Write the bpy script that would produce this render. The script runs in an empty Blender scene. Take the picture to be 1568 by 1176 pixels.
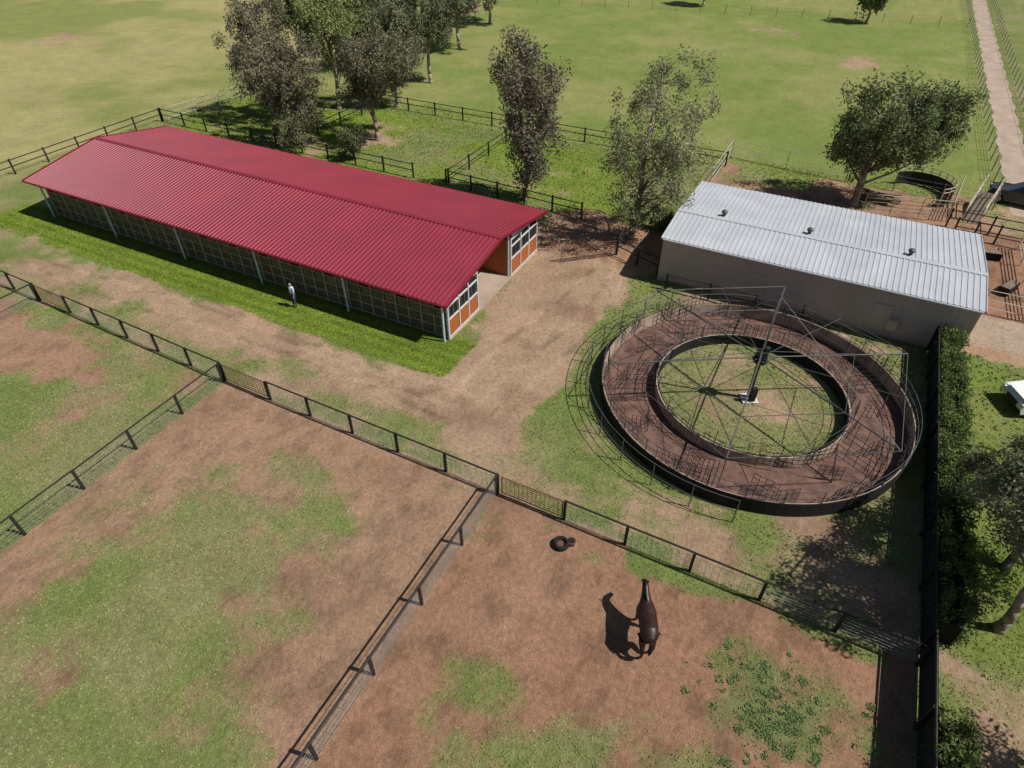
import bpy, math, random
import numpy as np
from mathutils import Vector, Matrix
random.seed(7); rng=np.random.default_rng(7)
R=math.radians
sc=bpy.context.scene
col=sc.collection
sc.view_settings.view_transform='Standard'
try: sc.view_settings.look='None'
except Exception: pass
sc.view_settings.exposure=0

# ---------------------------------------------------------------- materials
def nmat(name,c,rough=.8,metal=0,c2=None,scale=3,spec=.3,bump=0,bscale=20,detail=4,coat=0):
    m=bpy.data.materials.new(name);m.use_nodes=True;nt=m.node_tree
    b=nt.nodes['Principled BSDF'];b.inputs['Roughness'].default_value=rough;b.inputs['Metallic'].default_value=metal
    b.inputs['Specular IOR Level'].default_value=spec
    if coat: b.inputs['Coat Weight'].default_value=coat;b.inputs['Coat Roughness'].default_value=.5;b.inputs['Coat IOR'].default_value=1.9
    if c2 is None: c2=tuple(v*.75 for v in c)
    tc=nt.nodes.new('ShaderNodeTexCoord')
    n=nt.nodes.new('ShaderNodeTexNoise');n.inputs['Scale'].default_value=scale;n.inputs['Detail'].default_value=detail
    nt.links.new(tc.outputs['Object'],n.inputs['Vector'])
    r=nt.nodes.new('ShaderNodeValToRGB');r.color_ramp.elements[0].position=.35;r.color_ramp.elements[1].position=.65
    r.color_ramp.elements[0].color=(*c2,1);r.color_ramp.elements[1].color=(*c,1)
    nt.links.new(n.outputs['Fac'],r.inputs['Fac']);nt.links.new(r.outputs['Color'],b.inputs['Base Color'])
    if bump:
        n2=nt.nodes.new('ShaderNodeTexNoise');n2.inputs['Scale'].default_value=bscale;n2.inputs['Detail'].default_value=5
        nt.links.new(tc.outputs['Object'],n2.inputs['Vector'])
        bp=nt.nodes.new('ShaderNodeBump');bp.inputs['Strength'].default_value=bump;bp.inputs['Distance'].default_value=.05
        nt.links.new(n2.outputs['Fac'],bp.inputs['Height']);nt.links.new(bp.outputs['Normal'],b.inputs['Normal'])
    return m
def vcmat(name,fine=6,bump=.6,trans=0):
    m=bpy.data.materials.new(name);m.use_nodes=True;nt=m.node_tree;b=nt.nodes['Principled BSDF']
    b.inputs['Roughness'].default_value=.95;b.inputs['Specular IOR Level'].default_value=.1
    a=nt.nodes.new('ShaderNodeAttribute');a.attribute_name='Col'
    src=a.outputs['Color']
    if fine:
        tc=nt.nodes.new('ShaderNodeTexCoord')
        for scl,lo,hi in ((fine,.76,1.22),(fine*4.3,.66,1.3),(.3,.90,1.1)):
            n=nt.nodes.new('ShaderNodeTexNoise');n.inputs['Scale'].default_value=scl;n.inputs['Detail'].default_value=5;n.inputs['Roughness'].default_value=.65
            nt.links.new(tc.outputs['Object'],n.inputs['Vector'])
            mr=nt.nodes.new('ShaderNodeMapRange');mr.inputs['From Min'].default_value=.3;mr.inputs['From Max'].default_value=.7
            mr.inputs['To Min'].default_value=lo;mr.inputs['To Max'].default_value=hi
            nt.links.new(n.outputs['Fac'],mr.inputs['Value'])
            mx=nt.nodes.new('ShaderNodeVectorMath');mx.operation='SCALE'
            nt.links.new(src,mx.inputs[0]);nt.links.new(mr.outputs['Result'],mx.inputs['Scale']);src=mx.outputs[0]
        n2=nt.nodes.new('ShaderNodeTexNoise');n2.inputs['Scale'].default_value=3.6;n2.inputs['Detail'].default_value=8;n2.inputs['Roughness'].default_value=.75
        nt.links.new(tc.outputs['Object'],n2.inputs['Vector'])
        bp=nt.nodes.new('ShaderNodeBump');bp.inputs['Strength'].default_value=bump;bp.inputs['Distance'].default_value=.18
        nt.links.new(n2.outputs['Fac'],bp.inputs['Height']);nt.links.new(bp.outputs['Normal'],b.inputs['Normal'])
    nt.links.new(src,b.inputs['Base Color'])
    if trans:
        t=nt.nodes.new('ShaderNodeBsdfTranslucent');nt.links.new(src,t.inputs['Color'])
        ms=nt.nodes.new('ShaderNodeMixShader');ms.inputs[0].default_value=trans
        o=nt.nodes['Material Output'];nt.links.new(b.outputs[0],ms.inputs[1]);nt.links.new(t.outputs[0],ms.inputs[2]);nt.links.new(ms.outputs[0],o.inputs['Surface'])
    return m
M={}
M['black']=nmat('black_paint',(.018,.018,.02),.6,c2=(.03,.028,.027))
M['wire']=nmat('galvanised_wire',(.36,.37,.36),.5,.3)
M['grey']=nmat('grey_pipe',(.11,.113,.117),.5,.3)
M['lpipe']=nmat('light_pipe',(.5,.48,.43),.6)
M['cream']=nmat('cream_paint',(.5,.45,.33),.6)
M['frame']=nmat('wall_frame',(.44,.38,.25),.8,spec=.1)
M['panel']=nmat('mesh_panel',(.17,.15,.10),.9,c2=(.11,.10,.07),scale=1.2,spec=.05)
M['wood']=nmat('weathered_timber',(.2,.16,.12),.9,bump=.4)
M['red']=nmat('red_roof_paint',(.255,.010,.030),.5,0,c2=(.215,.008,.025),scale=.35,spec=.5,coat=.6)
M['redtrim']=nmat('red_trim',(.2,.01,.025),.5)
M['zinc']=nmat('zinc_roof',(.47,.49,.53),.45,.0,c2=(.40,.42,.46),scale=.5,spec=.5)
M['shedwall']=nmat('shed_wall',(.52,.43,.38),.7,c2=(.45,.365,.315),scale=.6)
M['dkgreen']=nmat('kickboard',(.12,.115,.075),.85,spec=.1)
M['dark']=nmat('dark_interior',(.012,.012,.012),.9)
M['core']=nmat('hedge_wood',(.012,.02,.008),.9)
M['cloth']=nmat('shade_cloth',(.015,.025,.017),.9)
M['white']=nmat('white_paint',(.6,.63,.65),.4,c2=(.5,.53,.55))
M['blue']=nmat('pale_blue_post',(.55,.68,.76),.5)
M['orange']=nmat('orange_timber_door',(.40,.12,.035),.6,scale=8)
M['glass']=nmat('car_glass',(.02,.025,.03),.08,0,spec=.8)
M['tyre']=nmat('rubber',(.015,.015,.015),.85)
M['track']=nmat('track_loam',(.185,.105,.083),.95,c2=(.095,.056,.046),scale=1.9,bump=.9,bscale=7,detail=8)
M['wall']=nmat('walker_wall',(.46,.36,.28),.9,c2=(.30,.23,.18),scale=1.5)
M['conc']=nmat('concrete',(.6,.58,.54),.8)
M['road']=nmat('road_dirt',(.42,.33,.265),.95,c2=(.33,.255,.195),scale=.7,bump=.3)
M['bark']=nmat('bark',(.40,.34,.27),.9,c2=(.2,.16,.12),scale=2.5,bump=.5)
M['horse']=nmat('bay_coat',(.036,.016,.010),.42,c2=(.02,.010,.007),scale=4,spec=.35)
M['mane']=nmat('black_mane',(.008,.007,.007),.6)
M['skin']=nmat('skin',(.5,.3,.22),.6)
M['shirt']=nmat('blue_shirt',(.55,.65,.82),.85,c2=(.5,.6,.78))
M['jeans']=nmat('navy_trousers',(.05,.07,.14),.85)
M['hair']=nmat('brown_hair',(.05,.03,.02),.7)
M['carw']=nmat('white_car_paint',(.8,.8,.8),.25,c2=(.78,.78,.78),spec=.6)
M['card']=nmat('dark_car_paint',(.03,.035,.04),.25,spec=.6)
M['lamp']=nmat('headlamp',(.6,.6,.6),.1)
M['rust']=nmat('rusty_mesh',(.16,.07,.045),.8)
M['hay']=nmat('hay',(.42,.32,.15),.95)
M['ground']=vcmat('ground',5,.8)
M['leaf']=vcmat('leaves',0,0,.22)
M['tuft']=vcmat('grass_blades',0,0,0)

# ---------------------------------------------------------------- helpers
def empty(name,loc=(0,0,0),rz=0):
    o=bpy.data.objects.new(name,None);o.location=loc;o.rotation_euler[2]=rz;o.empty_display_size=.2;col.objects.link(o);return o
class MB:
    def __init__(s): s.v=[];s.f=[];s.m=[]
    def box(s,c,d,mi=0,rz=0,tz=None):
        x,y,z=d[0]/2,d[1]/2,d[2]/2;n=len(s.v);cr,sr=math.cos(rz),math.sin(rz)
        for a,b,e in ((-x,-y,-z),(x,-y,-z),(x,y,-z),(-x,y,-z),(-x,-y,z),(x,-y,z),(x,y,z),(-x,y,z)):
            s.v.append((c[0]+a*cr-b*sr,c[1]+a*sr+b*cr,c[2]+e))
        for q in ((0,3,2,1),(4,5,6,7),(0,1,5,4),(1,2,6,5),(2,3,7,6),(3,0,4,7)):
            s.f.append(tuple(n+i for i in q));s.m.append(mi)
    def cyl(s,p,q,r,mi=0,n=6,r2=None):
        p=Vector(p);q=Vector(q);d=q-p
        if d.length<1e-6:return
        r2=r if r2 is None else r2
        d.normalize();a=d.orthogonal().normalized();b=d.cross(a);k=len(s.v)
        for c,rr in ((p,r),(q,r2)):
            for i in range(n):
                t=2*math.pi*i/n;w=c+a*(math.cos(t)*rr)+b*(math.sin(t)*rr);s.v.append(tuple(w))
        for i in range(n):
            j=(i+1)%n;s.f.append((k+i,k+j,k+n+j,k+n+i));s.m.append(mi)
        s.f.append(tuple(k+i for i in reversed(range(n))));s.m.append(mi)
        s.f.append(tuple(k+n+i for i in range(n)));s.m.append(mi)
    def poly(s,pts,mi=0):
        k=len(s.v);s.v+= [tuple(p) for p in pts];s.f.append(tuple(range(k,k+len(pts))));s.m.append(mi)
    def prism(s,prof,y0,y1,mi=0,ax='y'):
        n=len(prof);k=len(s.v)
        for y in (y0,y1):
            for a,z in prof: s.v.append((a,y,z) if ax=='y' else (y,a,z))
        for i in range(n):
            j=(i+1)%n;s.f.append((k+i,k+j,k+n+j,k+n+i));s.m.append(mi)
        s.f.append(tuple(range(k,k+n)));s.m.append(mi);s.f.append(tuple(range(k+2*n-1,k+n-1,-1)));s.m.append(mi)
    def obj(s,name,mats,parent=None,smooth=False,bevel=0):
        me=bpy.data.meshes.new(name);me.from_pydata(s.v,[],s.f)
        for m in mats: me.materials.append(M[m])
        me.polygons.foreach_set('material_index',s.m)
        if smooth: me.polygons.foreach_set('use_smooth',[True]*len(s.f))
        me.update()
        o=bpy.data.objects.new(name,me);col.objects.link(o)
        if parent: o.parent=parent
        if bevel:
            b=o.modifiers.new('b','BEVEL');b.width=bevel;b.segments=2
        return o
def npmesh(name,verts,nper,mat,cols,parent=None):
    nv=len(verts);nf=nv//nper
    me=bpy.data.meshes.new(name);me.vertices.add(nv);me.vertices.foreach_set('co',verts.astype(np.float32).ravel())
    me.loops.add(nv);me.loops.foreach_set('vertex_index',np.arange(nv,dtype=np.int32))
    me.polygons.add(nf);me.polygons.foreach_set('loop_start',np.arange(0,nv,nper,dtype=np.int32))
    me.update(calc_edges=True)
    ca=me.color_attributes.new('Col','FLOAT_COLOR','POINT')
    c4=np.ones((nv,4),np.float32);c4[:,:3]=cols;ca.data.foreach_set('color',c4.ravel())
    me.materials.append(M[mat]);o=bpy.data.objects.new(name,me);col.objects.link(o)
    if parent:o.parent=parent
    return o

# ---------------------------------------------------------------- noise + ground colouring
def hsh(i,j,s):
    n=(i*374761393+j*668265263+s*1442695041)&0x7fffffff
    n=((n^(n>>13))*1274126177)&0x7fffffff
    return ((n^(n>>16))&0xffff)/65535.0
def vn(x,y,sc_,s):
    x=x/sc_;y=y/sc_;i=np.floor(x).astype(np.int64);j=np.floor(y).astype(np.int64);u=x-i;v=y-j
    u=u*u*(3-2*u);v=v*v*(3-2*v)
    return (hsh(i,j,s)*(1-u)+hsh(i+1,j,s)*u)*(1-v)+(hsh(i,j+1,s)*(1-u)+hsh(i+1,j+1,s)*u)*v
def fbm(x,y,sc_,s,o=4):
    t=0;a=1;w=0;c_,s_=math.cos(.6),math.sin(.6)
    for k in range(o):
        t=t+a*vn(x,y,sc_,s+k*17);w+=a;a*=.6;sc_/=2.1;x,y=x*c_-y*s_,x*s_+y*c_
    return t/w
def ss(a,b,x):
    t=np.clip((x-a)/(b-a),0,1);return t*t*(3-2*t)
def bx(x,y,x0,x1,y0,y1,f=1.0):
    return ss(x0-f,x0+f,x)*(1-ss(x1-f,x1+f,x))*ss(y0-f,y0+f,y)*(1-ss(y1-f,y1+f,y))
def el(x,y,cx,cy,rx,ry):
    d=np.sqrt(((x-cx)/rx)**2+((y-cy)/ry)**2);return 1-ss(.35,1.3,d)
def mixc(a,b,t): return a*(1-t[:,None])+b*t[:,None]
def ground_masks(x,y):
    wx=x+(fbm(x,y,3,91)-.5)*3.0; wy=y+(fbm(x,y,3,57)-.5)*3.0
    D=np.full(x.shape,.10)
    def st(m,v):
        nonlocal D; D=D*(1-m)+v*m
    st(bx(wx,wy,-62,-9,16,60,.6),.18)
    st(bx(wx,wy,-62,8,16.0,18.8,.5),.47)
    st(bx(wx,wy,-48,-10,18.5,21.5,1.0),.74)
    st(bx(wx,wy,-16.8,-9.8,19,37,1.3),.92)
    st(bx(wx,wy,-18,-8.6,36.3,43.5,1),.80)
    st(bx(wx,wy,-9.2,8,18.2,36.6,1.0),.30)
    st(bx(wx,wy,-6,8,16.5,19.5,.8),.48)
    st(el(wx,wy,4.5,20,3.4,2.4),.62)
    st(el(wx,wy,-.3,27.4,3.5,3.5),.48)
    st(bx(wx,wy,-8,8.5,34.4,36.6,.4),.6)
    st(bx(x,y+.3*(fbm(x,y,1.5,8)-.5),-55,-15.2,21.7,26,.45),-.45)
    m=bx(x,y,-25.4,-8.9,-40,16.1,.25);st(m,.86)
    st(m*el(wx,wy,-17.2,4.2,7.4,8.8),.27); st(m*el(wx,wy,-17.8,12.0,4.4,2.6),.52)
    st(m*bx(wx,wy,-40,-9.8,-40,1.5,1.5),.34);st(m*el(wx,wy,-19.5,1.8,2.2,2.0),.5)
    m=bx(x,y,-8.9,7.8,-40,16.1,.25);st(m,.86)
    st(m*el(wx,wy,0.2,6.4,8.4,4.2),.36);st(m*el(wx,wy,3.6,12.0,3.2,2.6),.46)
    st(m*bx(wx,wy,-3,6.5,15.0,16.3,.3),.30);st(m*el(wx,wy,-3.2,14.4,2,1),.62)
    st(m*bx(wx,wy,-8.9,-7,-40,15,.8),.9)
    m=bx(x,y,-200,-25.4,-40,16.2,.25);st(m,.27)
    st(m*el(wx,wy,-38,13.6,4.8,2.6),.85);st(m*el(wx,wy,-31.5,12.6,2.8,1.8),.62);st(m*bx(wx,wy,-60,-41,10,16,1),.62)
    st(m*bx(wx,wy,-40,-26,14.8,16.2,.3),.4)
    st(bx(wx,wy,-9,12.4,46,58.5,.8),.66);st(bx(wx,wy,-7.5,-1,55,59,.8),.2)
    st(bx(wx,wy,9.4,40,36.4,54,.6),.95);st(bx(wx,wy,9.0,40,54,60,.8),.62)
    st(bx(x,y,7.9,12.6,16.5,36.3,.25),.12);st(bx(wx,wy,12.6,40,14,36.3,.6),.6)
    st(bx(wx,wy,7.9,40,-30,16.8,.5),.5)
    st(el(wx,wy,-.9,99,3.0,4.8),.78);st(el(wx,wy,-61.5,97,3,14),.62);st(el(wx,wy,-12,112,9,3),.38)
    st(el(wx,wy,-39.5,49,4.5,3.5),.55);st(el(wx,wy,-45,45,4,2.5),.5)
    st(el(wx,wy,-22,46,6,2.5)*.5,.5);st(el(wx,wy,-85,42,14,5),.42);st(el(wx,wy,-100,62,16,4),.42)
    st(bx(wx,wy,-60,-14,19.5,22,.8)*bx(x,y,-60,-46,17,24,2),.45)
    n=fbm(x,y,1.7,3,6)
    n2=fbm(x,y,7.0,31,3)
    d=ss(.33,.67,D+(n-.5)*.85+(n2-.5)*.55)
    return d,D,n,n2
def ground_col(x,y):
    d,D,n,n2=ground_masks(x,y)
    g1=np.array([.168,.210,.062]);g2=np.array([.250,.238,.112]);lush=np.array([.170,.235,.032]);dry=np.array([.35,.315,.14]);farg=np.array([.182,.232,.060])
    k=fbm(x,y,4.5,77,4)
    G=mixc(g1,g2,ss(.35,.75,k)*.9)
    far=bx(x,y,-60,13,57,400,1.0);G=mixc(G,mixc(farg,np.array([.25,.262,.092]),ss(.36,.66,fbm(x,y,9,14,5))),far)
    lf=1-ss(-66,-60,x+ (n2-.5)*6);lf=lf*ss(14,20,y);G=mixc(G,mixc(dry,np.array([.225,.25,.08]),ss(.40,.60,fbm(x,y,24,5,5)+(y-70)*.0025)),lf)
    stp=bx(x,y,-56,-14.8,21.4,25.2,.4)
    lu=np.maximum(stp,bx(x,y,-60,-12,37.5,56.5,.8)*ss(.3,.55,n2)*.8)
    lu=np.maximum(lu,bx(x,y,8.9,12.3,17,36,.4)*.5)
    st=ss(.3,.8,.5+.5*np.sin(y*8.0+(n-.5)*1.4+np.sin(x*.12)))
    lc=mixc(lush,np.array([.105,.165,.026]),st*stp*.6)
    lc=lc*(.8+.4*n)[:,None]
    G=mixc(G,lc,lu)
    wd=el(x,y,3.6,12,2.8,2.2);G=mixc(G,np.array([.13,.175,.06]),wd*.6)
    dl=np.array([.405,.275,.190]);dr=np.array([.335,.178,.118]);db=np.array([.24,.132,.092])
    red=np.clip(bx(x,y,-8.9,7.8,-40,16,.4)*.95+bx(x,y,-200,-8.9,-40,16,.4)*.55+bx(x,y,9.4,40,41.8,54,.4)*.9+bx(x,y,-18,12,37,60,.5)*.6,0,1)
    Dc=mixc(dl,dr,np.clip(red+(n2-.5)*.5,0,1))
    Dc=mixc(Dc,db,ss(.5,.8,fbm(x,y,2.2,41,5))*.6)
    hf=fbm(x*1.0,y*.55,.55,66,3);Dc=Dc*(1-.26*ss(.52,.7,hf)*np.clip(red+.25,0,1))[:,None]
    Dc=mixc(Dc,np.array([.43,.345,.27]),bx(x,y,9.6,40,38,41.5,.5)*.8)
    r=np.zeros_like(x)
    for off in (0,1.5,2.6):
        cx=-13.2+off+.9*np.sin(y*.22+off*.4)
        r=np.maximum(r,(1-ss(.08,.3,np.abs(x-cx)))*bx(x,y,-17,-8,20,38,1))
        cy=19.1+off*.8+.4*np.sin(x*.2+off)
        r=np.maximum(r,(1-ss(.08,.3,np.abs(y-cy)))*bx(x,y,-48,-13,17,23,1))
    Dc=Dc*(1+ .16*(r*ss(.4,.6,n))-.30*(r*(1-ss(.4,.55,n))))[:,None]
    C=mixc(G,Dc,d*.93)
    C=C*(.94+.28*(fbm(x,y,.5,9,3)-.35))[:,None]
    return C,d
def axis(segs):
    a=[]
    for s0,s1,h in segs: a.append(np.arange(s0,s1,h))
    return np.concatenate(a+[np.array([segs[-1][1]])])
xs=axis([(-1600,-400,150),(-400,-150,12),(-150,-66,.9),(-66,-42,.3),(-42,14,.15),(14,40,.6),(40,120,4),(120,400,20),(400,1600,200)])
ys=axis([(-1200,-200,100),(-200,-10,10),(-10,-3,.5),(-3,30,.15),(30,62,.25),(62,135,.7),(135,300,5),(300,600,25),(600,2400,200)])
X,Y=np.meshgrid(xs,ys);nx,ny=len(xs),len(ys)
xf,yf=X.ravel(),Y.ravel()
C,_=ground_col(xf,yf)
me=bpy.data.meshes.new('ground')
me.vertices.add(nx*ny);me.vertices.foreach_set('co',np.stack([xf,yf,xf*0],1).astype(np.float32).ravel())
ii=(np.arange(ny-1)[:,None]*nx+np.arange(nx-1)[None,:]).ravel()
F=np.stack([ii,ii+1,ii+1+nx,ii+nx],1).astype(np.int32)
me.loops.add(F.size);me.loops.foreach_set('vertex_index',F.ravel());me.polygons.add(len(F));me.polygons.foreach_set('loop_start',np.arange(0,F.size,4,dtype=np.int32))
me.update(calc_edges=True)
ca=me.color_attributes.new('Col','FLOAT_COLOR','POINT');c4=np.ones((nx*ny,4),np.float32);c4[:,:3]=C;ca.data.foreach_set('color',c4.ravel())
me.materials.append(M['ground']);go=bpy.data.objects.new('ground',me);col.objects.link(go)

def tufts(name,n,x0,x1,y0,y1,hmin,hmax,colscale=(1,1,1),cond=None,nb=2,wid=.03,force=False):
    x=rng.uniform(x0,x1,n);y=rng.uniform(y0,y1,n)
    Cc,d=ground_col(x,y)
    keep=(rng.random(n)>d*1.05)
    if force: keep[:]=True;Cc[:]=np.array([.125,.185,.065])
    inb=((x>-51.7)&(x<-16.5)&(y>24.7)&(y<36.6))|((x>-8)&(x<9.5)&(y>36.4)&(y<46.2))
    rr=np.hypot(x+.35,y-27.4);inb|=(rr>4.6)&(rr<7.75)
    keep&=~inb
    if cond is not None: keep&=cond(x,y)
    x,y,Cc=x[keep],y[keep],Cc[keep];n=len(x)
    vs=[];cs=[]
    for b in range(nb):
        a=rng.uniform(0,2*np.pi,n);h=rng.uniform(hmin,hmax,n);l=rng.uniform(.03,.13,n)*(hmax/.12);w=rng.uniform(.6,1.3,n)*wid
        bx_,by_=x+rng.normal(0,.03,n),y+rng.normal(0,.03,n)
        z=np.zeros(n)
        p0=np.stack([bx_-np.sin(a)*w,by_+np.cos(a)*w,z],1);p1=np.stack([bx_+np.sin(a)*w,by_-np.cos(a)*w,z],1)
        p2=np.stack([bx_+np.cos(a)*l,by_+np.sin(a)*l,h],1)
        vs.append(np.stack([p0,p1,p2],1).reshape(-1,3))
        cc=Cc*rng.uniform(.85,1.3,(n,1))*np.array(colscale);cs.append(np.repeat(cc,3,0))
    return npmesh(name,np.concatenate(vs),3,'tuft',np.concatenate(cs))
tufts('grass',120000,-42,13,-2,30,.02,.07)
tufts('grass',45000,-62,13,30,60,.04,.12,wid=.05)
tufts('grass',22000,-55,-14.5,21.3,25,.03,.07,wid=.03)
clx=rng.normal(3.7,1.3,130);cly=rng.normal(11.8,1.0,130)
def inclump(x,y):
    k=np.zeros(len(x),bool)
    for a,b in zip(clx,cly): k|=((x-a)**2+(y-b)**2)<.075**2*(1.6+1.4*math.sin(a*40))
    return k
tufts('weed_patch',32000,-.5,7.4,8.5,15,.03,.09,(1.05,1,1.1),inclump,2,.035,True)

mb=MB();yy=58.0;prev=None;k=0
while yy<700:
    st=.8 if yy<150 else 20
    w=.12*math.sin(yy*.9)+.1*math.sin(yy*2.3+1)
    cur=[(13.25+w,yy,.006),(15.45+.12*math.sin(yy*1.3),yy,.006)]
    if prev: mb.poly([prev[0],prev[1],cur[1],cur[0]])
    prev=cur;yy+=st
mb.obj('dirt_road',['road'])

# ---------------------------------------------------------------- fences
def line_pts(p,q,sp):
    L=math.hypot(q[0]-p[0],q[1]-p[1]);n=max(1,round(L/sp))
    return [(p[0]+(q[0]-p[0])*i/n,p[1]+(q[1]-p[1])*i/n) for i in range(n+1)]
def fence(name,p,q,sp=2.8,h=1.22,style='mesh',cloth=False):
    mb=MB();pts=line_pts(p,q,sp);rz=math.atan2(q[1]-p[1],q[0]-p[0])
    for i,(x,y) in enumerate(pts):
        jx=random.uniform(-.02,.02)
        if style in('mesh','rail2'): mb.box((x+jx,y,h/2-.02),(.11,.11,h+.04+random.uniform(0,.05)),0,rz)
        elif style=='wire': mb.cyl((x,y,-.1),(x+jx,y,h),.045,0)
        else: mb.cyl((x,y,-.05),(x,y,h),.035,0)
    for (a,b) in zip(pts[:-1],pts[1:]):
        if style=='mesh':
            mb.cyl((a[0],a[1],h),(b[0],b[1],h+random.uniform(-.02,.02)),.042,0)
            if cloth:
                mb.poly([(a[0]+.06,a[1],.03),(b[0]+.06,b[1],.03),(b[0]+.06,b[1],h),(a[0]+.06,a[1],h)],2);continue
            for z in (.08,.25,.42,.6,.78,.95): mb.cyl((a[0],a[1],z),(b[0],b[1],z),.008,1,4)
            n=int(math.hypot(b[0]-a[0],b[1]-a[1])/.25)
            for k in range(1,n):
                t=k/n;x=a[0]+(b[0]-a[0])*t;y=a[1]+(b[1]-a[1])*t;mb.cyl((x,y,.03),(x,y,.97),.007,1,4)
        elif style=='rail2':
            for z in (h-.1,h*.52): mb.cyl((a[0],a[1],z),(b[0],b[1],z),.042,0)
        elif style=='wire':
            for z in (.3,.6,.9,h-.06): mb.cyl((a[0],a[1],z),(b[0],b[1],z),.010,1,4)
        elif style=='pipe':
            for z in (h,h*.6,h*.25): mb.cyl((a[0],a[1],z),(b[0],b[1],z),.028,0)
        elif style=='panel':
            for z in (h,h*.82,h*.64,h*.46,h*.28): mb.cyl((a[0],a[1],z),(b[0],b[1],z),.032,0)
    mats={'mesh':['black','wire','cloth'],'rail2':['black','wire'],'wire':['wood','wire'],'pipe':['lpipe','wire'],'panel':['cream','wire']}[style]
    return mb.obj(name,mats)
def gate(name,p,q,h=1.15,mats=('black','rust')):
    mb=MB();P=Vector((p[0],p[1],0));Q=Vector((q[0],q[1],0));d=(Q-P).normalized();a=P+d*.12;b=Q-d*.12
    up=lambda v,z:(v.x,v.y,z)
    for z in (.15,h): mb.cyl(up(a,z),up(b,z),.026,1)
    for v in (a,b): mb.cyl(up(v,.12),up(v,h),.026,0)
    for z in (.3,.45,.6,.75,.9,1.03): mb.cyl(up(a,z),up(b,z),.012,1,4)
    n=14
    for k in range(1,n): v=a.lerp(b,k/n);mb.cyl(up(v,.15),up(v,h),.009,1,4)
    return mb.obj(name,list(mats))
yF=16.0
fence('paddock_fence',(-5.7,yF),(7.8,15.85),2.8)
gate('paddock_gate',(-8.8,yF),(-5.7,yF))
fence('paddock_fence',(-22.2,yF+.1),(-8.9,yF),2.66)
gate('paddock_gate',(-25.4,yF+.15),(-22.2,yF+.1))
fence('paddock_fence',(-38.6,yF+.55),(-25.4,yF+.15),2.64)
gate('paddock_gate',(-41.6,yF+.6),(-38.6,yF+.55))
fence('paddock_fence',(-74,yF+1.2),(-41.6,yF+.6),2.75)
fence('paddock_fence',(-25.4,yF),(-25.2,-14),2.75)
fence('paddock_fence',(-8.9,yF-.1),(-8.9,-14),2.95)
fence('paddock_fence',(-41.6,yF+.5),(-41.5,0),2.75)
fence('rail_fence',(-62,43.3),(-31.4,43.0),3.1,1.3,'rail2')
fence('rail_fence',(-28.2,43.1),(-15.8,42.4),2.5,1.3,'rail2')
fence('rail_fence',(-28.1,43.3),(-28.0,57),3.4,1.3,'rail2')
fence('rail_fence',(-45,57.4),(-8.4,57.6),3.3,1.3,'rail2')
fence('wire_fence',(1.5,58.9),(11.8,58.3),3.3,1.3,'wire')
fence('rail_fence',(-45.3,44),(-45,57.2),3.3,1.3,'rail2')
fence('rail_fence',(-62.4,10),(-62.1,43.2),3.0,1.3,'rail2')
fence('wire_fence',(-61.5,43.6),(-60.3,56),3,1.3,'pipe')
fence('wire_fence',(-60.3,57),(-62,110),4,1.3,'wire')
fence('wire_fence',(-62,114),(11.9,128.5),4,1.3,'wire')
fence('wire_fence',(12.4,62),(12.3,170),2.6,1.35,'wire')
fence('wire_fence',(16.1,58),(16.2,170),2.6,1.35,'wire')
fence('pipe_fence',(-8.5,60.1),(1.3,58.9),4.9,1.5,'pipe')
fence('pipe_fence',(-8.6,52.8),(-8.5,60.1),3.6,1.5,'pipe')
fence('rail_fence',(8.8,53.6),(25,53.2),2.6,1.4,'rail2')
fence('rail_fence',(9.2,52.2),(25,51.8),2.6,1.4,'rail2')
fence('stock_panel_fence',(3.0,53),(8.8,54.4),2.3,1.6,'panel')
fence('stock_panel_fence',(8.8,54.4),(9.6,60.2),2.3,1.6,'panel')
fence('stock_panel_fence',(10.6,41.9),(24,41.9),2.3,1.5,'pipe')
fence('rail_fence',(10.4,42),(10.4,51.8),2.4,1.5,'rail2')
fence('stock_panel_fence',(13.2,42),(13.2,51.8),2.4,1.5,'panel')
fence('wire_fence',(12.0,58.3),(12.4,62),2,1.3,'wire')
fence('rail_fence',(-11.5,38.4),(-8.2,37.1),1.6,1.3,'rail2')
fence('wire_fence',(-11.5,38.4),(-11.9,43.8),1.8,1.3,'wire')
gate('paddock_gate',(-14.6,35.6),(-11.5,38.3),1.15,('grey','rust'))
fence('boundary_fence',(7.8,-12),(7.8,36.2),2.9,1.6,'mesh',True)
fence('rail_fence',(-7.2,35.6),(1.0,35.7),2.7,1.2,'rail2')

# curved race: dark rubber-clad half circle with a cream top rail
mb=MB();cx,cy,rr=6.7,58.6,2.4
N=12
for i in range(N):
    a0=-.9+math.pi*1.05*i/N;a1=-.9+math.pi*1.05*(i+1)/N
    p=(cx+rr*math.cos(a0),cy+rr*math.sin(a0));q=(cx+rr*math.cos(a1),cy+rr*math.sin(a1))
    for z in (1.2,1.5): mb.cyl((p[0],p[1],z),(q[0],q[1],z),.035,0)
    mb.cyl((p[0],p[1],0),(p[0],p[1],1.55),.045,0)
    k=.98;P_=lambda v,z:(cx+(v[0]-cx)*k,cy+(v[1]-cy)*k,z)
    mb.poly([P_(p,.02),P_(q,.02),P_(q,1.05),P_(p,1.05)],1)
mb.obj('curved_cattle_race',['cream','black'])
mb=MB()
for i in range(14):
    x=3.8+random.uniform(-.6,.6);y=56+random.uniform(-.7,.7);a=random.uniform(-.3,.3);z=.12+.2*(i%3)
    mb.cyl((x-1.2*math.cos(a),y-1.2*math.sin(a),z),(x+1.2*math.cos(a),y+1.2*math.sin(a),z),.11,0,7)
mb.obj('log_pile',['wood'])
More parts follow.
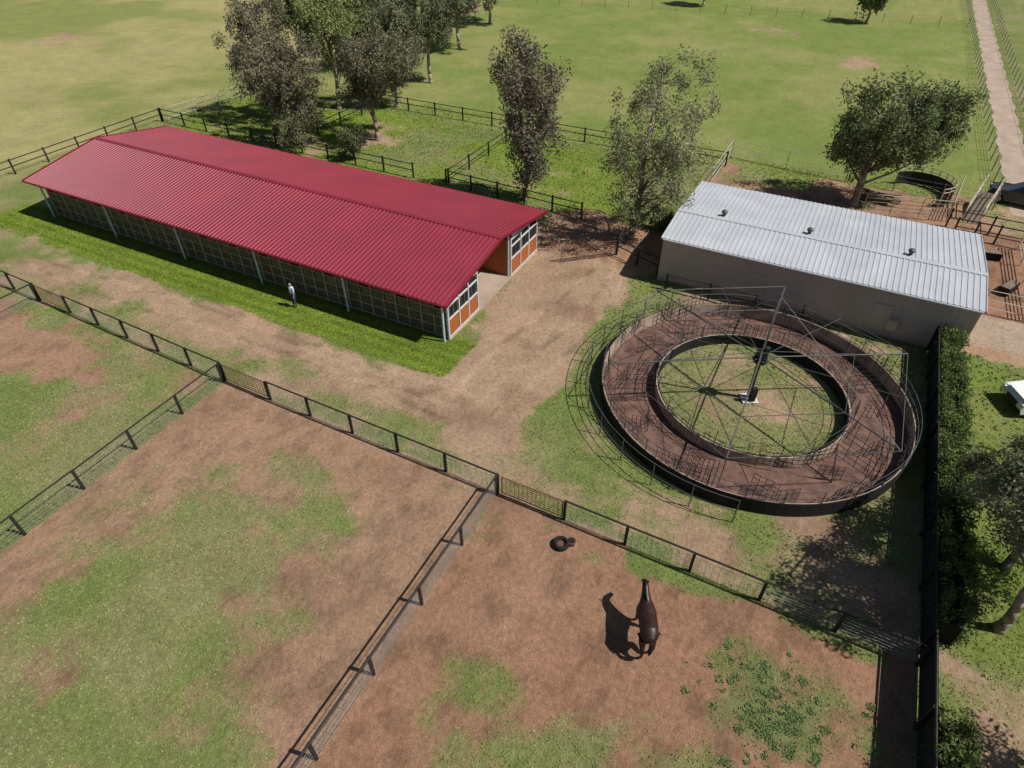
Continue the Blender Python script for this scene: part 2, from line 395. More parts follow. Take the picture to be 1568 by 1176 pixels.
# loading ramp with cream rails
mb=MB();mb.prism([(0,0),(3.2,1.0),(3.9,1.0),(3.9,0)],-.5,.5,1)
for s in(-.55,.55):
    for h_ in (.5,.9,1.3): mb.cyl((0,s,h_),(3.2,s,1.0+h_),.035,0);mb.cyl((3.2,s,1+h_),(3.9,s,1+h_),.035,0)
    for t in (0,1.6,3.2,3.9): mb.cyl((t,s,0),(t,s,min(t/3.2,1)+1.35),.045,0)
o=mb.obj('loading_ramp',['cream','wood']);o.location=(10.4,55.2,0);o.rotation_euler[2]=R(75)
for (x,y,r_) in ((11.3,49.5,.2),(12.2,45.2,1.1)):
    mb=MB();mb.box((x,y,.3),(1.4,.6,.5),0,r_);mb.box((x,y,.555),(1.3,.5,.01),1,r_);mb.obj('hay_feeder',['tyre','wood'])

# ---------------------------------------------------------------- barn
def corr(mb,x0,x1,pitch,a,b,amp,mi=0):
    prof=[];x=x0
    while x<x1-1e-6:
        for dx,z in ((0,0),(.62*pitch,0),(.70*pitch,amp),(.92*pitch,amp)): 
            if x+dx<x1: prof.append((x+dx,z))
        x+=pitch
    prof.append((x1,0));k=len(mb.v)
    L=math.hypot(b[0]-a[0],b[1]-a[1]);ny_,nz=-(b[1]-a[1])/L,(b[0]-a[0])/L
    if nz<0: ny_,nz=-ny_,-nz
    for (yy_,zz) in (a,b):
        for px,pz in prof: mb.v.append((px,yy_+ny_*pz,zz+nz*pz))
    n=len(prof)
    for i in range(n-1): mb.f.append((k+i,k+i+1,k+n+i+1,k+n+i));mb.m.append(mi)
B=empty('stable_barn')
bx0,bx1,by0,by1=-51.7,-16.8,24.8,36.5;ez,rz_,ry_=2.75,3.8,30.6
rx0,rx1=-52.9,-16.3
mb=MB();corr(mb,rx0,rx1,.30,(24.1,ez),(ry_,rz_),.04);mb.obj('roof_front',['red'],B)
mb=MB();corr(mb,rx0,rx1,.30,(37.15,ez),(ry_,rz_),.04);mb.obj('roof_back',['red'],B)
mb=MB()
mb.prism([(ry_-.18,rz_+.025),(ry_,rz_+.07),(ry_+.18,rz_+.025),(ry_,rz_+.045)],rx0-.02,rx1+.02,0,'x');mb.obj('ridge_cap',['red'],B)
mb=MB()
mb.cyl((rx0,24.06,ez-.06),(rx1,24.06,ez-.06),.06,0,8);mb.cyl((rx0,37.2,ez-.06),(rx1,37.2,ez-.06),.06,0,8)
for x in (rx0-.015,rx1+.015):
    mb.prism([(24.1,ez-.12),(ry_,rz_-.1),(37.15,ez-.12),(37.15,ez+.05),(ry_,rz_+.06),(24.1,ez+.05)],x-.015,x+.015,0,'x')
mb.obj('gutter_and_barge',['redtrim'],B)
mb=MB()
def longwall(y,sgn,n=20):
    W=bx1-bx0
    mb.box(((bx0+bx1)/2,y+.06*-sgn,.65),(W,.08,1.3),0)
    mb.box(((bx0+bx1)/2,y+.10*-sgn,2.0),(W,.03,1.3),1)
    for i in range(n+1):
        x=bx0+W*i/n;mb.box((x,y,1.32),(.08,.1,2.64),2)
        if i<n:
            mb.box((x+W/n/2,y,1.3),(.05,.07,2.5),2)
            for q in (.25,.75):
                mb.box((x+W/n*q,y+.01,1.6),(W/n*.36,.04,.42),4)
                if (i*2+int(q*2))%3: mb.box((x+W/n*q,y+.012,2.15),(W/n*.36,.04,.42),4)
    for z in (.06,.7,1.33,1.88,2.62): mb.box(((bx0+bx1)/2,y+.002*sgn,z),(W,.06,.05),2)
longwall(by0,-1);longwall(by1,1)
mb.obj('long_walls',['dkgreen','dark','frame','wire','panel'],B)
mb=MB()
W=bx1-bx0
for i in range(6):
    x=bx0+.1+W*i/5
    if i==5:x=bx1-.02
    mb.cyl((x,24.4,0),(x,24.4,ez-.1),.07,0,8);mb.cyl((x,24.4,ez-.12),(x,24.1,ez-.08),.05,0,8)
mb.cyl((bx1+.12,24.72,0),(bx1+.12,24.72,ez),.07,1,8)
mb.obj('downpipes',['blue','white'],B)
mb=MB()
for xe,sg in ((bx1,1),(bx0,-1)):
    for y0_,y1_ in ((by0+.05,28.2),(32.6,by1-.05)):
        ym=(y0_+y1_)/2;w=y1_-y0_
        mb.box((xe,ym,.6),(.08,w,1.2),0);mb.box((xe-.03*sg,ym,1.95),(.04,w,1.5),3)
        for y in (y0_,y0_+w*.36,y0_+w*.68,y1_): mb.box((xe+.03*sg,y,1.38),(.09,.09,2.76),1)
        for z in (.06,1.22,2.1,2.6): mb.box((xe+.033*sg,ym,z),(.07,w,.08),1)
        mb.box((xe+.025*sg,y0_+w*.52,.62),(.07,w*.28,1.05),2);mb.box((xe+.02*sg,y0_+w*.18,.62),(.07,w*.3,1.05),2);mb.box((xe+.02*sg,y0_+w*.84,.62),(.07,w*.27,1.05),2)
        for k in range(8): mb.cyl((xe+.02*sg,y0_+w*(k+.5)/8,1.25),(xe+.02*sg,y0_+w*(k+.5)/8,2.1),.012,4,4)
    mb.prism([(by0,ez-.05),(28.3,ez-.05),(28.3,3.3)],xe-.03,xe+.03,1,'x')
    mb.prism([(by1,ez-.05),(by1-3.7,3.3),(by1-3.7,ez-.05)],xe-.03,xe+.03,1,'x')
mb.obj('end_walls',['dkgreen','white','orange','dark','wire'],B)
mb=MB()
for y in (28.3,32.5):
    mb.box(((bx0+bx1)/2,y,1.3),(W-.2,.08,2.6),0)
    for i in range(11): mb.box((bx0+.1+(W-.2)*i/10,y,1.6),(.1,.12,3.2),1)
for i in range(9):
    x=bx0+W*(i+1)/10
    mb.box((x,26.5,1.3),(.06,3.2,2.5),0);mb.box((x,34.5,1.3),(.06,3.7,2.5),0)
mb.obj('stall_partitions',['orange','white'],B)
mb=MB();mb.poly([(bx0,by0,.012),(bx1+.2,by0,.012),(bx1+.2,by1,.012),(bx0,by1,.012)]);mb.obj('floor',['road'],B)

# ---------------------------------------------------------------- shed
S=empty('machinery_shed',(.7,41.2,0),R(-.6))
w2,y0s,y1s=8.7,-4.75,4.75;rys=-1.3;eh=3.0;rh=3.35
mb=MB()
mb.prism([(y0s,0),(y1s,0),(y1s,eh),(rys,rh),(y0s,eh)],-w2,w2,0,'x');
x=-w2+.15
while x<w2-.1:
    mb.box((x,y0s-.008,1.45),(.05,.016,2.85),0);x+=.38
mb.obj('walls',['shedwall'],S)
mb=MB();corr(mb,-w2-.12,w2+.12,.30,(y0s-.12,eh+.03),(rys,rh+.05),.03);corr(mb,-w2-.12,w2+.12,.30,(y1s+.12,eh+.03),(rys,rh+.05),.03);mb.obj('roof',['zinc'],S)
mb=MB();mb.prism([(rys-.2,rh+.07),(rys,rh+.11),(rys+.2,rh+.07),(rys,rh+.08)],-w2-.13,w2+.13,0,'x')
for x in(-w2-.13,w2+.13): mb.prism([(y0s-.12,eh-.1),(rys,rh-.08),(y1s+.12,eh-.1),(y1s+.12,eh+.07),(rys,rh+.09),(y0s-.12,eh+.07)],x-.02,x+.02,0,'x')
mb.cyl((-w2,y0s-.17,eh-.03),(w2,y0s-.17,eh-.03),.06,0,8)
mb.obj('ridge_cap_and_gutter',['zinc'],S)
mb=MB()
for x in (-6.0,-.75,4.9):
    mb.cyl((x,rys+.5,rh-.1),(x,rys+.5,rh+.2),.11,0,12)
    for k in range(5):
        a0=-.9+k*.45;a1=a0+.45
        mb.cyl((x,rys+.5,rh+.30+.14*math.sin(a0)),(x,rys+.5,rh+.30+.14*math.sin(a1)),.2*math.cos(a0),0,14,.2*math.cos(min(a1,1.4)))
mb.obj('roof_ventilators',['grey'],S)
mb=MB()
for x,w,h in ((-2.6,.95,2.05),(4.3,.95,2.05)):
    mb.box((x,y0s-.03,h/2),(w,.03,h),0)
mb.box((5.0,y0s-.18,1.0),(.5,.3,.6),0)
mb.obj('doors',['shedwall','grey'],S)

# ---------------------------------------------------------------- horse walker
HW=empty('horse_walker',(-.35,27.4,0),R(27.1))
RO,RI=7.5,4.75
def ring(mb,r0,r1,z0,z1,mi=0,n=96):
    for i in range(n):
        a,b=2*math.pi*i/n,2*math.pi*(i+1)/n
        c0,s0,c1,s1=math.cos(a),math.sin(a),math.cos(b),math.sin(b)
        if z1-z0>.02:
            mb.poly([(r1*c0,r1*s0,z0),(r1*c1,r1*s1,z0),(r1*c1,r1*s1,z1),(r1*c0,r1*s0,z1)],mi)
            mb.poly([(r0*c1,r0*s1,z0),(r0*c0,r0*s0,z0),(r0*c0,r0*s0,z1),(r0*c1,r0*s1,z1)],mi)
        mb.poly([(r0*c0,r0*s0,z1),(r1*c0,r1*s0,z1),(r1*c1,r1*s1,z1),(r0*c1,r0*s1,z1)],mi)
mb=MB();ring(mb,RI,RO,0,.012);mb.obj('track',['track'],HW)
mb=MB();ring(mb,RO,RO+.04,0,.80);mb.obj('outer_wall',['wall'],HW)
mb=MB();ring(mb,RO+.043,RO+.09,0,.81);ring(mb,RI-.12,RI-.065,0,.61);mb.obj('wall_shade_bands',['tyre'],HW)  # black rings: shade on outer wall's outside and inner wall's inside, painted in
mb=MB();ring(mb,RI-.06,RI,0,.60);mb.obj('inner_wall',['wall'],HW)
def railring(mb,r,zs,n,rad=.016,posts=0,ph=1.6,mi=0,a0=0,a1=2*math.pi):
    for i in range(n):
        a=a0+(a1-a0)*i/n;b=a0+(a1-a0)*(i+1)/n
        for z in zs: mb.cyl((r*math.cos(a),r*math.sin(a),z),(r*math.cos(b),r*math.sin(b),z),rad,mi,5)
    for i in range(posts+1):
        a=a0+(a1-a0)*i/posts;mb.cyl((r*math.cos(a),r*math.sin(a),0),(r*math.cos(a),r*math.sin(a),ph),rad*1.35,mi,5)
mb=MB();railring(mb,RO+.03,(1.1,1.5),60,.017,30,1.5);railring(mb,RI-.03,(.9,1.4),48,.014,20,1.4)
railring(mb,8.35,(.7,1.4),30,.02,12,1.42,0,R(95),R(250))
mb.obj('pipe_rails',['grey'],HW)
mb=MB()
mb.cyl((0,0,0),(0,0,6.3),.06,0,10,.045);mb.cyl((0,0,0),(0,0,2.9),.11,1,12)
mb.box((0,0,2.85),(.42,.42,.45),1);mb.box((.2,0,3.15),(.22,.22,.25),1);mb.cyl((0,0,2.45),(0,0,2.6),.35,1,14)
mb.box((0,-.1,.05),(.8,.75,.1),2)
mb.box((.08,-.3,.55),(.25,.22,.8),1)
mb.obj('mast_and_motor',['grey','black','conc'],HW)
mb=MB();NA=6
ends=[]
for i in range(NA):
    a=R(3+60*i);c,s=math.cos(a),math.sin(a);e=(7.4*c,7.4*s,2.6);ends.append((a,e))
    mb.cyl((.2*c,.2*s,2.7),e,.035,0,6)
    mb.cyl((.2*c,.2*s,3.05),(4.9*c,4.9*s,2.66),.02,0,5)
    mb.cyl((0,0,6.2),(7.3*c,7.3*s,2.62),.012,0,4)
    for r in (RI+.25,RI+.75,RI+1.25,RI+1.75,RI+2.25): mb.cyl((r*c,r*s,.35),(r*c,r*s,2.62),.014,1,4)
    for z in (.35,.65,.95,1.25,1.55,1.85): mb.cyl(((RI+.25)*c,(RI+.25)*s,z),((RI+2.25)*c,(RI+2.25)*s,z),.015,1,4)
for i in range(NA):
    a,e=ends[i];b,f_=ends[(i+1)%NA];mb.cyl(e,f_,.022,0,5)
    m_=(a+ (b if b>a else b+2*math.pi))/2;r=4.7
    mb.cyl((r*math.cos(a),r*math.sin(a),2.66),(r*math.cos(b),r*math.sin(b),2.66),.018,0,5)
    mb.cyl((.2*math.cos(m_),.2*math.sin(m_),2.72),(6.3*math.cos(m_),6.3*math.sin(m_),2.62),.018,0,5)
mb.obj('arms_and_dividers',['grey','black'],HW)
mb=MB()
def panel(r,a,b,skew,z0,z1):
    P=[( (r+skew*t)*math.cos(a+(b-a)*t),(r+skew*t)*math.sin(a+(b-a)*t)) for t in (0,.25,.5,.75,1)]
    for z in np.linspace(z0,z1,4): 
        for p,q in zip(P[:-1],P[1:]): mb.cyl((*p,z),(*q,z),.013,0,4)
    for p in P: mb.cyl((*p,z0),(*p,z1),.013,0,4)
for i in range(36):
    a=2*math.pi*i/36
    if i%3: panel(RO-.08,a,a+.155,-.22,.5,1.4)
for i in range(24):
    a=2*math.pi*i/24+.05
    if i%4: panel(RI+.12,a,a+.22,.2,.35,1.15)
for i in range(12):
    a=2*math.pi*(i+.5)/12
    panel(RI+.9+.5*(i%3)/2,a,a+.16,.5,.1,.95)
mb.obj('mesh_panels',['black'],HW)

# ---------------------------------------------------------------- trees
def leaves(cen,sig,cnt,size,base,var,flat=1.0):
    nc=len(cen)
    cen=np.repeat(cen,cnt,0);sig=np.repeat(sig,cnt)
    cv=np.repeat(rng.uniform(.6,1.35,nc),cnt)
    n=len(cen);d=rng.normal(0,1,(n,3));d/=np.linalg.norm(d,axis=1)[:,None]
    rad=rng.random(n)**.5*sig*1.6;p=cen+d*rad[:,None]*np.array([1,1,flat])
    if flat>1: p[:,2]-=np.abs(rng.normal(0,1,n))*sig*.45
    a=rng.normal(0,1,(n,3));a/=np.linalg.norm(a,axis=1)[:,None]
    b=np.cross(a,rng.normal(0,1,(n,3)));b/=np.linalg.norm(b,axis=1)[:,None]
    s=rng.uniform(.6,1.3,n)*size
    a*=s[:,None];b*=(s*.42)[:,None]
    V=np.stack([p-a,p+b,p+a,p-b],1).reshape(-1,3)
    c=np.array(base)[None,:]*cv[:,None]*rng.uniform(.7,1.3,(n,1))
    t=rng.random((n,1))*var;c=c*(1-t)+np.array([.30,.25,.17])*t
    return V,np.repeat(c,4,0)
def tree(name,base,crowns,colr,leafn,tr=.22,size=.13,var=.35,nl=14,sig=.5):
    E=empty(name,(base[0],base[1],0))
    colr=tuple(v*2.05 for v in colr)
    cs=[]
    for (cx,cy,cz,rx,ry,rz,n) in crowns:
        k=0
        lob=rng.normal(0,1,(7,3));lob/=np.linalg.norm(lob,axis=1)[:,None]
        while k<n:
            d=rng.normal(0,1,3);d/=np.linalg.norm(d);q=rng.uniform(.3,1.0)**.6
            q*=.72+.46*max(0,np.max(lob@d))**3
            p=np.array([cx,cy,cz])+d*q*np.array([rx,ry,rz])
            if p[2]<.5: continue
            cs.append(p);k+=1
    cs=np.array(cs)
    mb=MB();top=np.array([np.mean(cs[:,0])*.8,np.mean(cs[:,1])*.8,np.max(cs[:,2])*.85])
    pts=[];N=9
    ph=random.uniform(0,6)
    for i in range(N+1):
        t=i/N;pts.append((top[0]*t**1.3+.22*math.sin(ph+t*5)*min(1,t*3),top[1]*t**1.3+.2*math.cos(ph+t*4)*min(1,t*3),top[2]*t-.1*(i==0)))
    for i in range(N): mb.cyl(pts[i],pts[i+1],tr*(1-i/N)**.8+.02,0,8,tr*(1-(i+1)/N)**.8+.02)
    mb.cyl((0,0,-.05),(0,0,.35),tr*1.5,0,8,tr*1.0)
    idx=rng.permutation(len(cs))
    limbs=[]
    for c in cs[idx[:nl]]:
        t=np.clip((c[2]*.55)/top[2],.12,.9);b=np.array(pts[int(t*N)])
        m=b*.45+c*.55+np.array([0,0,-.1*np.linalg.norm(c-b)*.3]);r=tr*.45*(1-t*.5)
        mb.cyl(b,m,r,0,6,r*.6);mb.cyl(m,c,r*.6,0,5,.02);limbs+= [m,c,b*.5+m*.5]
    limbs=np.array(limbs+[np.array(p) for p in pts[3:]])
    for c in cs[idx[nl:]]:
        d=np.linalg.norm(limbs-c,axis=1)+ (limbs[:,2]>c[2])*1.5
        b=limbs[np.argmin(d)];mb.cyl(b,c,.035,0,4,.012)
    mb.obj('trunk_and_limbs',['bark'],E,True)
    V,Cc=leaves(cs,rng.uniform(.5,1.25,len(cs))*sig,leafn//len(cs),size,colr,var,1.25)
    npmesh('foliage',V,4,'leaf',Cc,E)
    return E
tree('eucalyptus_tree',(-21,43.4),[(0,0,9.5,2.4,2.4,2.8,62),(.3,0,5.8,2.2,2.3,3.0,56),(.2,0,2.6,1.6,1.5,1.4,16)],(.080,.074,.056),18000,.2,.12,.4,14,.48)
tree('poplar_tree',(-11.5,41.3),[(1.0,.6,8.6,3.7,3.7,3.4,72),(.8,.3,5.2,3.9,3.7,3.0,64),(.2,0,2.4,2.3,2,1.3,16)],(.115,.126,.066),16000,.2,.105,.35,18,.46)
tree('pepper_tree',(2.3,54.4),[(1.2,.6,6.2,4.2,3.8,2.9,82),(3.8,1.8,7.2,2.5,2.5,2.4,30),(-.5,0,4.6,3.2,3,1.8,34)],(.066,.088,.036),25000,.3,.13,.25,14,.56)
tree('eucalyptus_tree',(-39.4,48.9),[(.2,.3,7.0,4.2,4.0,2.8,80),(-1,.5,4.6,2.8,2.6,1.7,18)],(.078,.078,.048),17000,.22,.13,.4,14,.5)
tree('eucalyptus_tree',(-44.8,44.6),[(-1.2,.2,6.4,4.0,3.8,2.9,82),(0,0,3.2,2.2,2.2,1.9,24)],(.080,.077,.050),18000,.24,.13,.45,14,.5)
tree('eucalyptus_tree',(-52.5,49.0),[(0,0,7.6,3.8,3.8,3.5,80),(1.0,0,3.8,3.1,2.7,2.1,28)],(.076,.072,.048),17000,.24,.13,.45,14,.5)
tree('eucalyptus_tree',(-48.5,54.5),[(0,0,8.5,3.8,3.8,3.6,74)],(.10,.125,.042),14000,.22,.14,.3,12,.55)
tree('eucalyptus_tree',(-43.5,58),[(0,0,6.5,3.4,3.4,3.0,54)],(.08,.085,.05),11000,.22,.15,.3,12,.55)
tree('eucalyptus_tree',(-45,67),[(0,0,7.5,4.2,4.2,3.4,60)],(.075,.09,.05),11000,.22,.17,.3,10,.65)
tree('eucalyptus_tree',(-53,70),[(0,0,8,4.6,4.2,4,60)],(.075,.092,.045),11000,.22,.17,.3,10,.65)
tree('eucalyptus_tree',(-50,82),[(0,0,7,4.5,4,3.6,60)],(.09,.09,.062),9000,.22,.2,.3,10,.7)
tree('eucalyptus_tree',(-60,80),[(0,0,7,4,4,3.6,50)],(.085,.095,.058),9000,.22,.2,.3,10,.7)
tree('eucalyptus_tree',(-54,98),[(0,0,7,5,4,3.6,50)],(.085,.095,.058),8000,.22,.22,.3,10,.7)
tree('eucalyptus_tree',(-62,66),[(0,0,7,4,4,3,50)],(.075,.09,.045),9000,.22,.18,.3,10,.7)
tree('eucalyptus_tree',(-2,125),[(0,0,4,2.4,2.4,2.2,24)],(.07,.09,.035),4000,.18,.25,.3,8,.7)
tree('eucalyptus_tree',(-28,127),[(0,0,5,3,2.4,2.2,24)],(.07,.09,.035),4000,.18,.25,.3,8,.7)
tree('shrub',(-38.5,44.2),[(0,0,1.8,1.4,1.2,1.2,16)],(.06,.08,.03),4000,.06,.1,.3,6,.35)
tree('shrub',(-43.5,42.2),[(0,0,2.0,1.8,1.0,1.5,18)],(.07,.07,.04),4500,.06,.1,.3,6,.35)
tree('shrub',(-10.0,43.5),[(0,0,1.0,1.2,.9,.7,14)],(.06,.1,.03),3000,.05,.1,.3,5,.3)
tree('eucalyptus_tree',(10.8,21.8),[(0,.2,4.6,3.0,2.9,2.1,84),(-.6,.6,3.2,1.9,1.9,1.3,22)],(.078,.095,.056),20000,.16,.08,.3,12,.4)
tree('eucalyptus_tree',(10.4,18.7),[(0,0,6.2,2.7,2.3,1.8,84)],(.07,.09,.05),18000,.18,.09,.3,12,.5)
tree('eucalyptus_tree',(13.2,12.4),[(0,0,4.8,2.8,2.8,1.9,54)],(.075,.095,.055),11000,.16,.09,.3,10,.42)
tree('eucalyptus_tree',(12.6,8.0),[(0,0,4.8,2.6,2.6,1.8,50)],(.075,.095,.055),10000,.16,.09,.3,10,.42)

def hedge(name,x0,x1,y0,y1,h):
    E=empty(name,((x0+x1)/2,(y0+y1)/2,0))
    mb=MB();y=y0
    while y<y1-.3:
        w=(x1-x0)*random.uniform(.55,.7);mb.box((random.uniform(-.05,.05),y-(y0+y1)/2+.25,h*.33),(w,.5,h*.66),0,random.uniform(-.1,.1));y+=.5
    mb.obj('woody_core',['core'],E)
    A=(y1-y0)*(x1-x0+2*h);n=int(A*8)
    ps=[]
    for _ in range(n):
        y=random.uniform(y0,y1);t=random.random()*(x1-x0+2*h)
        hh=h*(.94+.12*math.sin(y*1.7)*math.sin(y*.63+1))
        if t<h: p=(x0+.14,y,t)
        elif t<h+x1-x0: p=(x0+t-h,y,hh+random.uniform(-.12,.08))
        else: p=(x1-.12,y,t-h-(x1-x0))
        ps.append((p[0]-(x0+x1)/2,p[1]-(y0+y1)/2,max(.1,p[2])))
    ps=np.array(ps);V,Cc=leaves(ps,np.full(len(ps),.17),60,.07,(.125,.18,.05),.15)
    npmesh('foliage',V,4,'leaf',Cc,E)
hedge('hedge',7.95,9.1,17.2,36.0,1.7)
hedge('hedge',7.95,8.9,-2,13.8,1.7)

# ---------------------------------------------------------------- skinned figures
def skin(name,verts,edges,rad,mat,parent=None,sub=2,root=0):
    me=bpy.data.meshes.new(name);me.from_pydata(verts,edges,[]);me.materials.append(M[mat])
    o=bpy.data.objects.new(name,me);col.objects.link(o)
    sm=o.modifiers.new('skin','SKIN');sm.use_smooth_shade=True
    if me.skin_vertices:
        for i,r in enumerate(rad):
            r=(r,r) if not isinstance(r,tuple) else r
            me.skin_vertices[0].data[i].radius=r;me.skin_vertices[0].data[i].use_root=(i==root)
    ssf=o.modifiers.new('sub','SUBSURF');ssf.levels=sub;ssf.render_levels=sub
    if parent:o.parent=parent
    return o
Hs=empty('horse',(-1.05,12.45,0),R(115));Hs.scale=(1.06,1.15,1.04)
v=[(-.2,0,1.25),(-.5,0,1.29),(-.74,0,1.22),(.12,0,1.20),(.42,0,1.24),(.60,0,1.26),(.76,0,1.40),(.92,0,1.53),(1.06,0,1.63),(1.18,0,1.60),(1.32,0,1.43),(1.44,0,1.27)]
r=[(.31,.31),(.31,.30),(.18,.2),(.33,.34),(.30,.33),(.22,.27),(.155,.22),(.125,.17),(.11,.13),(.105,.12),(.078,.09),(.062,.07)]
e=[(0,1),(1,2),(0,3),(3,4),(4,5),(5,6),(6,7),(7,8),(8,9),(9,10),(10,11)]
for s in (-1,1):
    k=len(v);off=.08*s
    v+=[(.50,.15*s,1.02),(.46+off,.17*s,.80),(.50+off*1.6,.16*s,.47),(.48+off*1.8,.16*s,.15),(.54+off*1.8,.16*s,.04)]
    r+=[(.14,.14),(.09,.09),.06,.042,.055];e+=[(4,k),(k,k+1),(k+1,k+2),(k+2,k+3),(k+3,k+4)]
    k=len(v)
    v+=[(-.56,.15*s,1.08),(-.44-off,.18*s,.86),(-.70-off,.17*s,.52),(-.64-off*1.4,.17*s,.15),(-.58-off*1.4,.17*s,.04)]
    r+=[(.19,.18),(.13,.13),.065,.044,.055];e+=[(1,k),(k,k+1),(k+1,k+2),(k+2,k+3),(k+3,k+4)]
skin('body',v,e,r,'horse',Hs)
skin('tail',[(-.80,0,1.30),(-.90,0,1.15),(-.92,0,.85),(-.89,0,.58)],[(0,1),(1,2),(2,3)],[.05,.07,.075,.03],'mane',Hs)
skin('mane',[(.50,.0,1.52),(.72,.03,1.61),(.90,.03,1.70),(1.04,.0,1.76),(1.17,0,1.71)],[(0,1),(1,2),(2,3),(3,4)],[(.03,.05),(.04,.06),(.04,.05),(.035,.04),.02],'mane',Hs)
for s in (-1,1): skin('ear',[(1.06,.06*s,1.72),(1.08,.075*s,1.79),(1.09,.08*s,1.85)],[(0,1),(1,2)],[.03,.025,.008],'horse',Hs,1)
mb=MB()
for s in(-1,1): mb.cyl((1.23,.088*s,1.56),(1.23,.098*s,1.56),.02,0,8)
mb.obj('eyes',['mane'],Hs)

P=empty('person',(-26.9,23.3,0),R(-100))
v=[(0,0,.95),(0,0,1.12),(0,0,1.3),(0,0,1.42),(.0,.17,1.40),(.03,.24,1.14),(0,-.17,1.40),(-.02,-.24,1.14)]
skin('shirt',v,[(0,1),(1,2),(2,3),(3,4),(4,5),(3,6),(6,7)],[(.14,.11),(.14,.1),(.17,.12),(.11,.09),.065,.05,.065,.05],'shirt',P)
skin('trousers',[(0,0,.96),(0,.09,.88),(.03,.10,.48),(-.02,.10,.09),(0,-.09,.88),(.02,-.10,.48),(.04,-.10,.09)],[(0,1),(1,2),(2,3),(0,4),(4,5),(5,6)],[(.15,.12),.095,.07,.05,.095,.07,.05],'jeans',P)
for s,el_,ha in ((1,(.03,.24,1.14),(.10,.23,.90)),(-1,(-.02,-.24,1.14),(.04,-.25,.88))):
    vv=[el_,ha,(ha[0]+.02,ha[1],ha[2]-.06)];ee=[(0,1),(1,2)];rr_=[.042,.028,.034]
    for f_ in range(4):
        k=len(vv);dx=(f_-1.5)*.019;L=(.07,.08,.076,.06)[f_]
        vv+=[(ha[0]+.02+dx,ha[1],ha[2]-.10),(ha[0]+.025+dx,ha[1]-.008*s,ha[2]-.10-L*.55),(ha[0]+.03+dx,ha[1]-.02*s,ha[2]-.10-L)];ee+=[(2,k),(k,k+1),(k+1,k+2)];rr_+=[.009,.009,.008]
    k=len(vv);vv+=[(ha[0]+.055,ha[1]-.01*s,ha[2]-.06),(ha[0]+.07,ha[1]-.015*s,ha[2]-.10)];ee+=[(2,k),(k,k+1)];rr_+=[.011,.009]
    skin('arm_and_hand',vv,ee,rr_,'skin',P,1)
skin('head',[(0,0,1.44),(.01,0,1.52),(.02,0,1.60),(.015,0,1.68)],[(0,1),(1,2),(2,3)],[.055,.06,(.085,.095),(.075,.085)],'skin',P)
skin('nose',[(.10,0,1.62),(.125,0,1.59)],[(0,1)],[.01,.014],'skin',P,1)
skin('hair',[(-.02,0,1.69),(-.05,0,1.62)],[(0,1)],[(.085,.09),.08],'hair',P)
for s in (1,-1): skin('shoe',[(-.03,.10*s,.05),(.08,.10*s,.045),(.17,.10*s,.035)],[(0,1),(1,2)],[.05,.05,.035],'hair',P,1)
mb=MB()
for s in(-1,1): mb.cyl((.098,.032*s,1.635),(.106,.032*s,1.635),.011,0,8)
mb.box((.095,0,1.555),(.012,.045,.01),0);mb.obj('eyes_and_mouth',['hair'],P)

mb=MB();T=empty('tyre_feed_bin',(-5.3,14.75,0))
n,m_=24,10
for i in range(n):
    for j in range(m_):
        pts=[]
        for (a_,b_) in ((i,j),(i+1,j),(i+1,j+1),(i,j+1)):
            A_=2*math.pi*a_/n;B_=2*math.pi*b_/m_;rr_=.26+.09*math.cos(B_);pts.append((rr_*math.cos(A_),rr_*math.sin(A_),.12+.12*math.sin(B_)))
        mb.poly(pts,0)
mb.obj('tyre',['tyre'],T,True)
mb=MB();mb.cyl((0,0,.02),(0,0,.10),.19,0,20);mb.obj('bucket',['rust'],T)
mb=MB();T2=empty('feed_tub',(-4.95,15.0,0))
mb.cyl((0,0,0),(0,0,.22),.15,0,18,.19)
mb.cyl((0,0,.221),(0,0,.224),.15,1,18);mb.obj('tub',['rust','tyre'],T2)

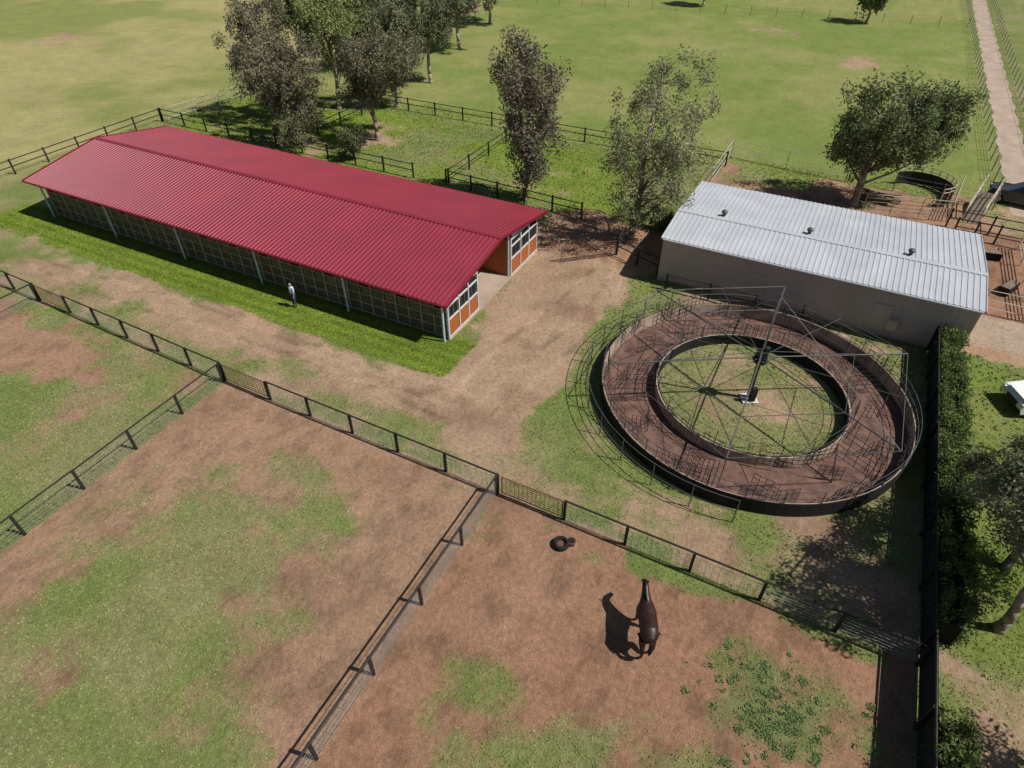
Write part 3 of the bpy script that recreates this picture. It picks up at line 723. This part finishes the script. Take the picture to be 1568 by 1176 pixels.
def car(name,loc,rz,paint,ute=False):
    E=empty(name,loc,rz);mb=MB()
    body=[(-2.2,.35),(2.15,.35),(2.25,.6),(2.15,.85),(1.2,1.0),(-2.15,1.05),(-2.28,.7)]
    mb.prism(body,-.88,.88,0);mb.obj('body',[paint],E,False,.07)
    cab=[(1.05,1.0),(.35,1.45),(-.6,1.48),(-.85,1.03)] if ute else [(1.05,1.0),(.35,1.46),(-1.7,1.46),(-2.1,1.04)]
    mb=MB()
    w0,w1=.82,.68;vs=[]
    for s in(-1,1):
        for i,(a,z) in enumerate(cab): vs.append((a,s*(w0 if z<1.2 else w1),z))
    mb.v=vs;mb.f=[(0,1,2,3),(7,6,5,4),(0,4,5,1),(2,6,7,3),(1,5,6,2)];mb.m=[0,0,0,0,1]
    mb.obj('cabin',['glass',paint],E,False,.03)
    mb=MB();t=cab[1][0]-.03;u=cab[2][0]+.03;mb.box(((t+u)/2,0,1.485),(t-u,1.34,.03),0)
    for s in (-1,1):
        for x in (.0,-.75 if not ute else -.6): mb.cyl((x,.83*s,1.0),(x,.69*s,1.46),.03,0,5)
    mb.box((1.62,0,.965),(1.0,1.4,.03),0);mb.obj('roof_and_pillars',[paint],E,False,.01)
    mb=MB()
    for x in(-1.4,1.4):
        for s in(-1,1):
            mb.cyl((x,.72*s,.34),(x,.9*s,.34),.34,0,20);mb.cyl((x,.9*s,.34),(x,.91*s,.34),.2,1,12)
    mb.obj('wheels',['tyre','wire'],E)
    mb=MB()
    for s in(-1,1): mb.box((2.2,.62*s,.72),(.1,.35,.16),0);mb.box((-2.25,.65*s,.8),(.06,.25,.2),1)
    mb.box((2.24,0,.6),(.05,.8,.2),2);mb.obj('lamps_and_grille',['lamp','orange','black'],E)
    if ute:
        mb=MB();mb.box((-1.5,0,1.07),(1.2,1.4,.02),0);mb.obj('tray',['black'],E)
    return E
car('parked_car',(13.45,33.7,0),R(207),'carw')
car('parked_ute',(13.9,60.6,0),R(170),'card',True)
mb=MB();mb.box((15,47,.3),(2,.7,.6),0);mb.box((15,47,.61),(1.8,.5,.02),1);mb.obj('water_trough',['conc','glass'])

# ---------------------------------------------------------------- camera, light
cam=bpy.data.cameras.new('camera');cam.sensor_width=36;cam.lens=36*978/1568;cam.clip_end=5000
co=bpy.data.objects.new('camera',cam);co.location=(0,0,22);co.rotation_euler=(R(90)-math.atan(838/978),0,R(27.1));col.objects.link(co);sc.camera=co
elev=R(53);az=math.atan2(.2,1)
sd=Vector((math.cos(az)*math.cos(elev),math.sin(az)*math.cos(elev),math.sin(elev)))
L=bpy.data.lights.new('sun','SUN');L.energy=5.0;L.angle=R(.5);L.color=(1,.955,.88)
lo=bpy.data.objects.new('sun',L);lo.rotation_euler=(-sd).to_track_quat('-Z','Y').to_euler();lo.location=(30,0,50);col.objects.link(lo)
w=bpy.data.worlds.new('World');sc.world=w;w.use_nodes=True;nt=w.node_tree
sky=nt.nodes.new('ShaderNodeTexSky');sky.sky_type='NISHITA';sky.sun_disc=False;sky.sun_elevation=elev;sky.sun_rotation=math.pi/2-az
nt.links.new(sky.outputs[0],nt.nodes['Background'].inputs[0]);nt.nodes['Background'].inputs[1].default_value=.05
